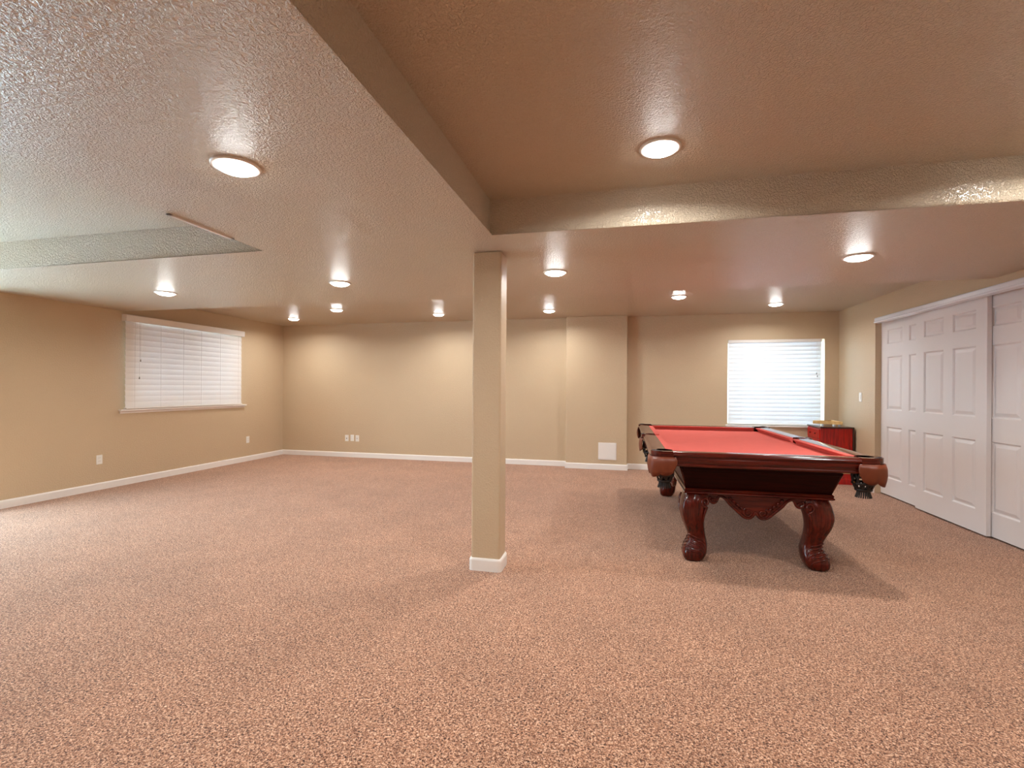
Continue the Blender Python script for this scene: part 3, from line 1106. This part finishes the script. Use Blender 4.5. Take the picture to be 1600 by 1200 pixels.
def leg(sx, sy):
    keys = smoothpath(LEG, 3)
    bm = bmesh.new()
    seg = 28
    rings = []
    for z, o, i in keys:
        cx, hw = (o + i) / 2, (o - i) / 2
        cy = cx + YO
        ring = []
        for k in range(seg):
            a = 2 * PI * k / seg
            c, s = math.cos(a), math.sin(a)
            e = 0.62
            px = math.copysign(abs(c) ** e, c) * hw
            py = math.copysign(abs(s) ** e, s) * hw
            # fluting: a soft rib runs down the two outer faces
            rib = 1 + 0.035 * math.cos(8 * a) * min(1, max(0, (z - 0.16) * 8))
            ring.append(bm.verts.new((sx * (cx + px * rib), sy * (cy + py * rib), z)))
        rings.append(ring)
    for a, b_ in zip(rings, rings[1:]):
        for k in range(seg):
            bm.faces.new((a[k], a[(k + 1) % seg], b_[(k + 1) % seg], b_[k]))
    bm.faces.new(rings[0][::-1]); bm.faces.new(rings[-1])
    lg = link('leg', bm, M['mahZ'], table, smooth=True)

    def interp(z, idx):
        for q0, q1 in zip(LEG, LEG[1:]):
            if q1[0] <= z <= q0[0]:
                t = (z - q1[0]) / (q0[0] - q1[0])
                return q1[idx] * (1 - t) + q0[idx] * t
        return LEG[-1][idx]
    # volute scroll at the inner top of the two outward faces
    bm = bmesh.new()
    for face in ('y', 'x'):
        pts, rad = [], []
        for k in range(26):
            t = k / 25
            a = math.radians(-100 + 470 * t)
            r = 0.034 * (1 - 0.80 * t)
            u = 0.335 + r * math.cos(a) * 0.9 + 0.008
            z = 0.452 + r * math.sin(a) * 1.1
            w = interp(z, 1) - 0.004 + 0.008 * t
            pts.append((sx * u, sy * (w + YO), z) if face == 'y' else (sx * w, sy * (u + YO), z))
            rad.append(0.0095 * (1 - 0.45 * t))
        tail = []
        for k in range(10):
            t = k / 9
            z = 0.24 + t * (0.452 - 0.037 - 0.24)
            u = interp(z, 2) + 0.014 + 0.004 * math.sin(t * PI)
            w = interp(z, 1) - 0.010 + 0.005 * t
            tail.append((sx * u, sy * (w + YO), z) if face == 'y' else (sx * w, sy * (u + YO), z))
        tube(bm, tail + pts[1:], [0.003 + 0.0065 * k / 9 for k in range(10)] + rad[1:], 8)
    link('scroll_carving', bm, M['mahZ'], lg, smooth=True)
    # acanthus ridges on the foot, wrapping the outer corner
    bm = bmesh.new()
    for j in range(5):
        pts, rad = [], []
        for k in range(12):
            t = k / 11
            a = math.radians(-38 + 166 * t) if True else 0
            z = 0.135 + 0.055 * math.sin(PI * t) ** 0.8 - j * 0.024 - 0.012 * abs(t - 0.5)
            z = max(0.018, z)
            o, i = interp(z, 1), interp(z, 2)
            cx, hw = (o + i) / 2, (o - i) / 2 + 0.001
            c, s = math.cos(a), math.sin(a)
            e = 0.62
            pts.append((sx * (cx + math.copysign(abs(c) ** e, c) * hw), sy * (cx + YO + math.copysign(abs(s) ** e, s) * hw), z))
            rad.append(0.0022 + 0.0052 * math.sin(PI * t))
        tube(bm, pts, rad, 7)
    link('leaf_carving', bm, M['mahZ'], lg, smooth=True)
    # bun pad under the scroll
    bm = bmesh.new()
    cx = 0.425
    lathe(bm, [(0.0, 0.0), (0.056, 0.0), (0.062, 0.012), (0.058, 0.03), (0.0, 0.032)], 24, sx * cx, sy * (cx + YO))
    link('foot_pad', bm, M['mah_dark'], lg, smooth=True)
    return lg


for sx in (-1, 1):
    for sy in (-1, 1):
        leg(sx, sy)


# carved skirts between the legs
def skirt(axis, sgn, halflen, pos):
    """outline points in (u, z) for the right half, centre outwards"""
    k = halflen / 0.33
    low = [(0.0, 0.386), (0.010, 0.372), (0.026, 0.352), (0.050, 0.343), (0.078, 0.350), (0.105, 0.372), (0.140, 0.405), (0.175, 0.438),
           (0.200, 0.470), (0.222, 0.488), (0.245, 0.492), (0.256, 0.478), (0.268, 0.452), (0.288, 0.440), (0.308, 0.452), (0.330, 0.470)]
    if k > 1.5:      # long side: the same centre and end pieces, with a plain stretch between
        d = halflen - 0.33
        low = [(u if u < 0.21 else u + d, z) for u, z in low]
    sm = smoothpath(low, 3)
    right = sm
    left = [(-u, z) for u, z in sm[::-1]][:-1]
    lower = left + right
    pts = lower + [(halflen, 0.515), (-halflen, 0.515)]
    bm = bmesh.new()
    th = 0.026
    if axis == 'x':
        prism(bm, pts, 'y', sgn * pos, sgn * (pos - th))
    else:
        prism(bm, pts, 'x', sgn * pos, sgn * (pos - th))
    sk = link('skirt', bm, M['mahX' if axis == 'x' else 'mahY'], table)
    P = lambda u, z, w=0.0: (u, sgn * (pos + w), z) if axis == 'x' else (sgn * (pos + w), u, z)
    # rolled edge following the outline
    bm = bmesh.new()
    tube(bm, [P(u, z + 0.004, 0.001) for u, z in lower], 0.0105, 8)
    link('edge_moulding', bm, M['mahX'], sk, smooth=True)
    # centre pair of volutes, end volutes and leaf stems
    bm = bmesh.new()
    for s in (-1, 1):
        pts = []
        rad = []
        for j in range(28):
            t = j / 27
            a = math.radians(60 - 520 * t)
            r = 0.036 * (1 - 0.82 * t)
            pts.append(P(s * (0.050 + r * math.cos(a)), 0.388 + r * math.sin(a), 0.004 + 0.006 * t)); rad.append(0.0085 * (1 - 0.4 * t))
        tube(bm, pts, rad, 8)
        e0 = halflen - 0.33
        pts = []; rad = []
        for j in range(24):
            t = j / 23
            a = math.radians(110 + 440 * t)
            r = 0.026 * (1 - 0.8 * t)
            pts.append(P(s * (e0 + 0.288 - r * math.cos(a)), 0.466 + r * math.sin(a), 0.004 + 0.006 * t)); rad.append(0.0075 * (1 - 0.4 * t))
        tube(bm, pts, rad, 8)
        # leaves climbing from the centre volute
        for q in range(4):
            u0, z0 = 0.085 + q * 0.026, 0.392 + q * 0.024
            pts = [P(s * (u0 + 0.020 * t), z0 + 0.030 * math.sin(PI * t * 0.8) , 0.004 + 0.006 * math.sin(PI * t)) for t in [j / 6 for j in range(7)]]
            tube(bm, pts, [0.003 + 0.006 * math.sin(PI * j / 6) for j in range(7)], 7)
    link('scroll_carving', bm, M['mahX'], sk, smooth=True)


for s in (-1, 1):
    skirt('x', s, 0.335, 1.150)
    skirt('y', s, 1.000, 0.462)

# ------------------------------------------------------------------ red chest in the corner
CHX0, CHX1, CHY0, CHY1, CHZ = 2.655, 3.055, 7.30, 7.775, 0.78
chest = empty('accessory_chest', ((CHX0 + CHX1) / 2, (CHY0 + CHY1) / 2, 0))
tag(chest, 'small red lacquered wooden chest with drawers in the back right corner', 'chest')
hx, hy = (CHX1 - CHX0) / 2, (CHY1 - CHY0) / 2
bm = bmesh.new()
box(bm, -hx + 0.012, hx, -hy + 0.006, hy, 0.0, CHZ - 0.022)
link('carcass', bm, M['chest_red'], chest, bevel=0.002)
# corner posts and rails on the visible side panel
bm = bmesh.new()
box(bm, -hx + 0.004, -hx + 0.034, -hy, -hy + 0.02, 0, CHZ - 0.022)
box(bm, hx - 0.030, hx + 0.002, -hy, -hy + 0.02, 0, CHZ - 0.022)
box(bm, -hx + 0.034, hx - 0.030, -hy, -hy + 0.012, 0.0, 0.075)
link('side_frame', bm, M['chest_red'], chest, bevel=0.002)
link('side_rib', bx(-hx + 0.034, hx - 0.030, -hy - 0.006, -hy + 0.01, 0.150, 0.165), M['maple'], chest)
link('corner_post', bx(hx - 0.012, hx + 0.006, -hy - 0.006, -hy + 0.012, 0, CHZ - 0.02), M['chest_top'], chest)
link('chest_top', bx(-hx - 0.006, hx + 0.008, -hy - 0.014, hy, CHZ - 0.022, CHZ), M['chest_top'], chest, bevel=0.006)
for k, (z0, z1) in enumerate(((0.612, 0.742), (0.466, 0.600), (0.320, 0.454), (0.174, 0.308))):
    d = link('drawer', bx(-hx - 0.004, -hx + 0.014, -hy + 0.03, hy - 0.02, z0, z1), M['chest_red'], chest, bevel=0.004)
    bm = bmesh.new()
    for yy in (-0.09, 0.09):
        tube(bm, [(-hx - 0.004, yy, (z0 + z1) / 2), (-hx - 0.014, yy, (z0 + z1) / 2), (-hx - 0.022, yy, (z0 + z1) / 2)], [0.005, 0.006, 0.012], 10)
    link('knob', bm, M['leather_dark'], d, smooth=True)

# things on the chest
chz = CHZ
balls = []
for k, (x, y) in enumerate(((2.86, 7.40), (2.93, 7.42), (2.78, 7.56))):
    o = link('chalk_cube', bx(-0.013, 0.013, -0.013, 0.013, 0, 0.026), M['chalk'], None, bevel=0.002)
    o.location = (x, y, chz); o.rotation_euler = (0, 0, 0.3 + k)
    tag(o, 'small pale chalk cube on the red chest, under the wooden rack', 'chalk', 'chalk cubes under the rack')
# light wooden triangle rack lying on the cubes
rack = empty('ball_rack', (2.845, 7.53, chz + 0.026))
tag(rack, 'light wooden triangle ball rack lying on the red chest', 'rack')


def tri(r):
    return [(r * math.cos(math.radians(a)), r * math.sin(math.radians(a))) for a in (180, 300, 60)]


bm = bmesh.new()
A = tri(0.205); B = tri(0.170)
for k in range(3):
    a0, a1, b0, b1 = A[k], A[(k + 1) % 3], B[k], B[(k + 1) % 3]
    side = bmesh.new()
    prism(side, [a0, a1, b1, b0], 'z', 0, 0.044)
    link('rack_side', side, M['maple'], rack, bevel=0.004)
bm.free()
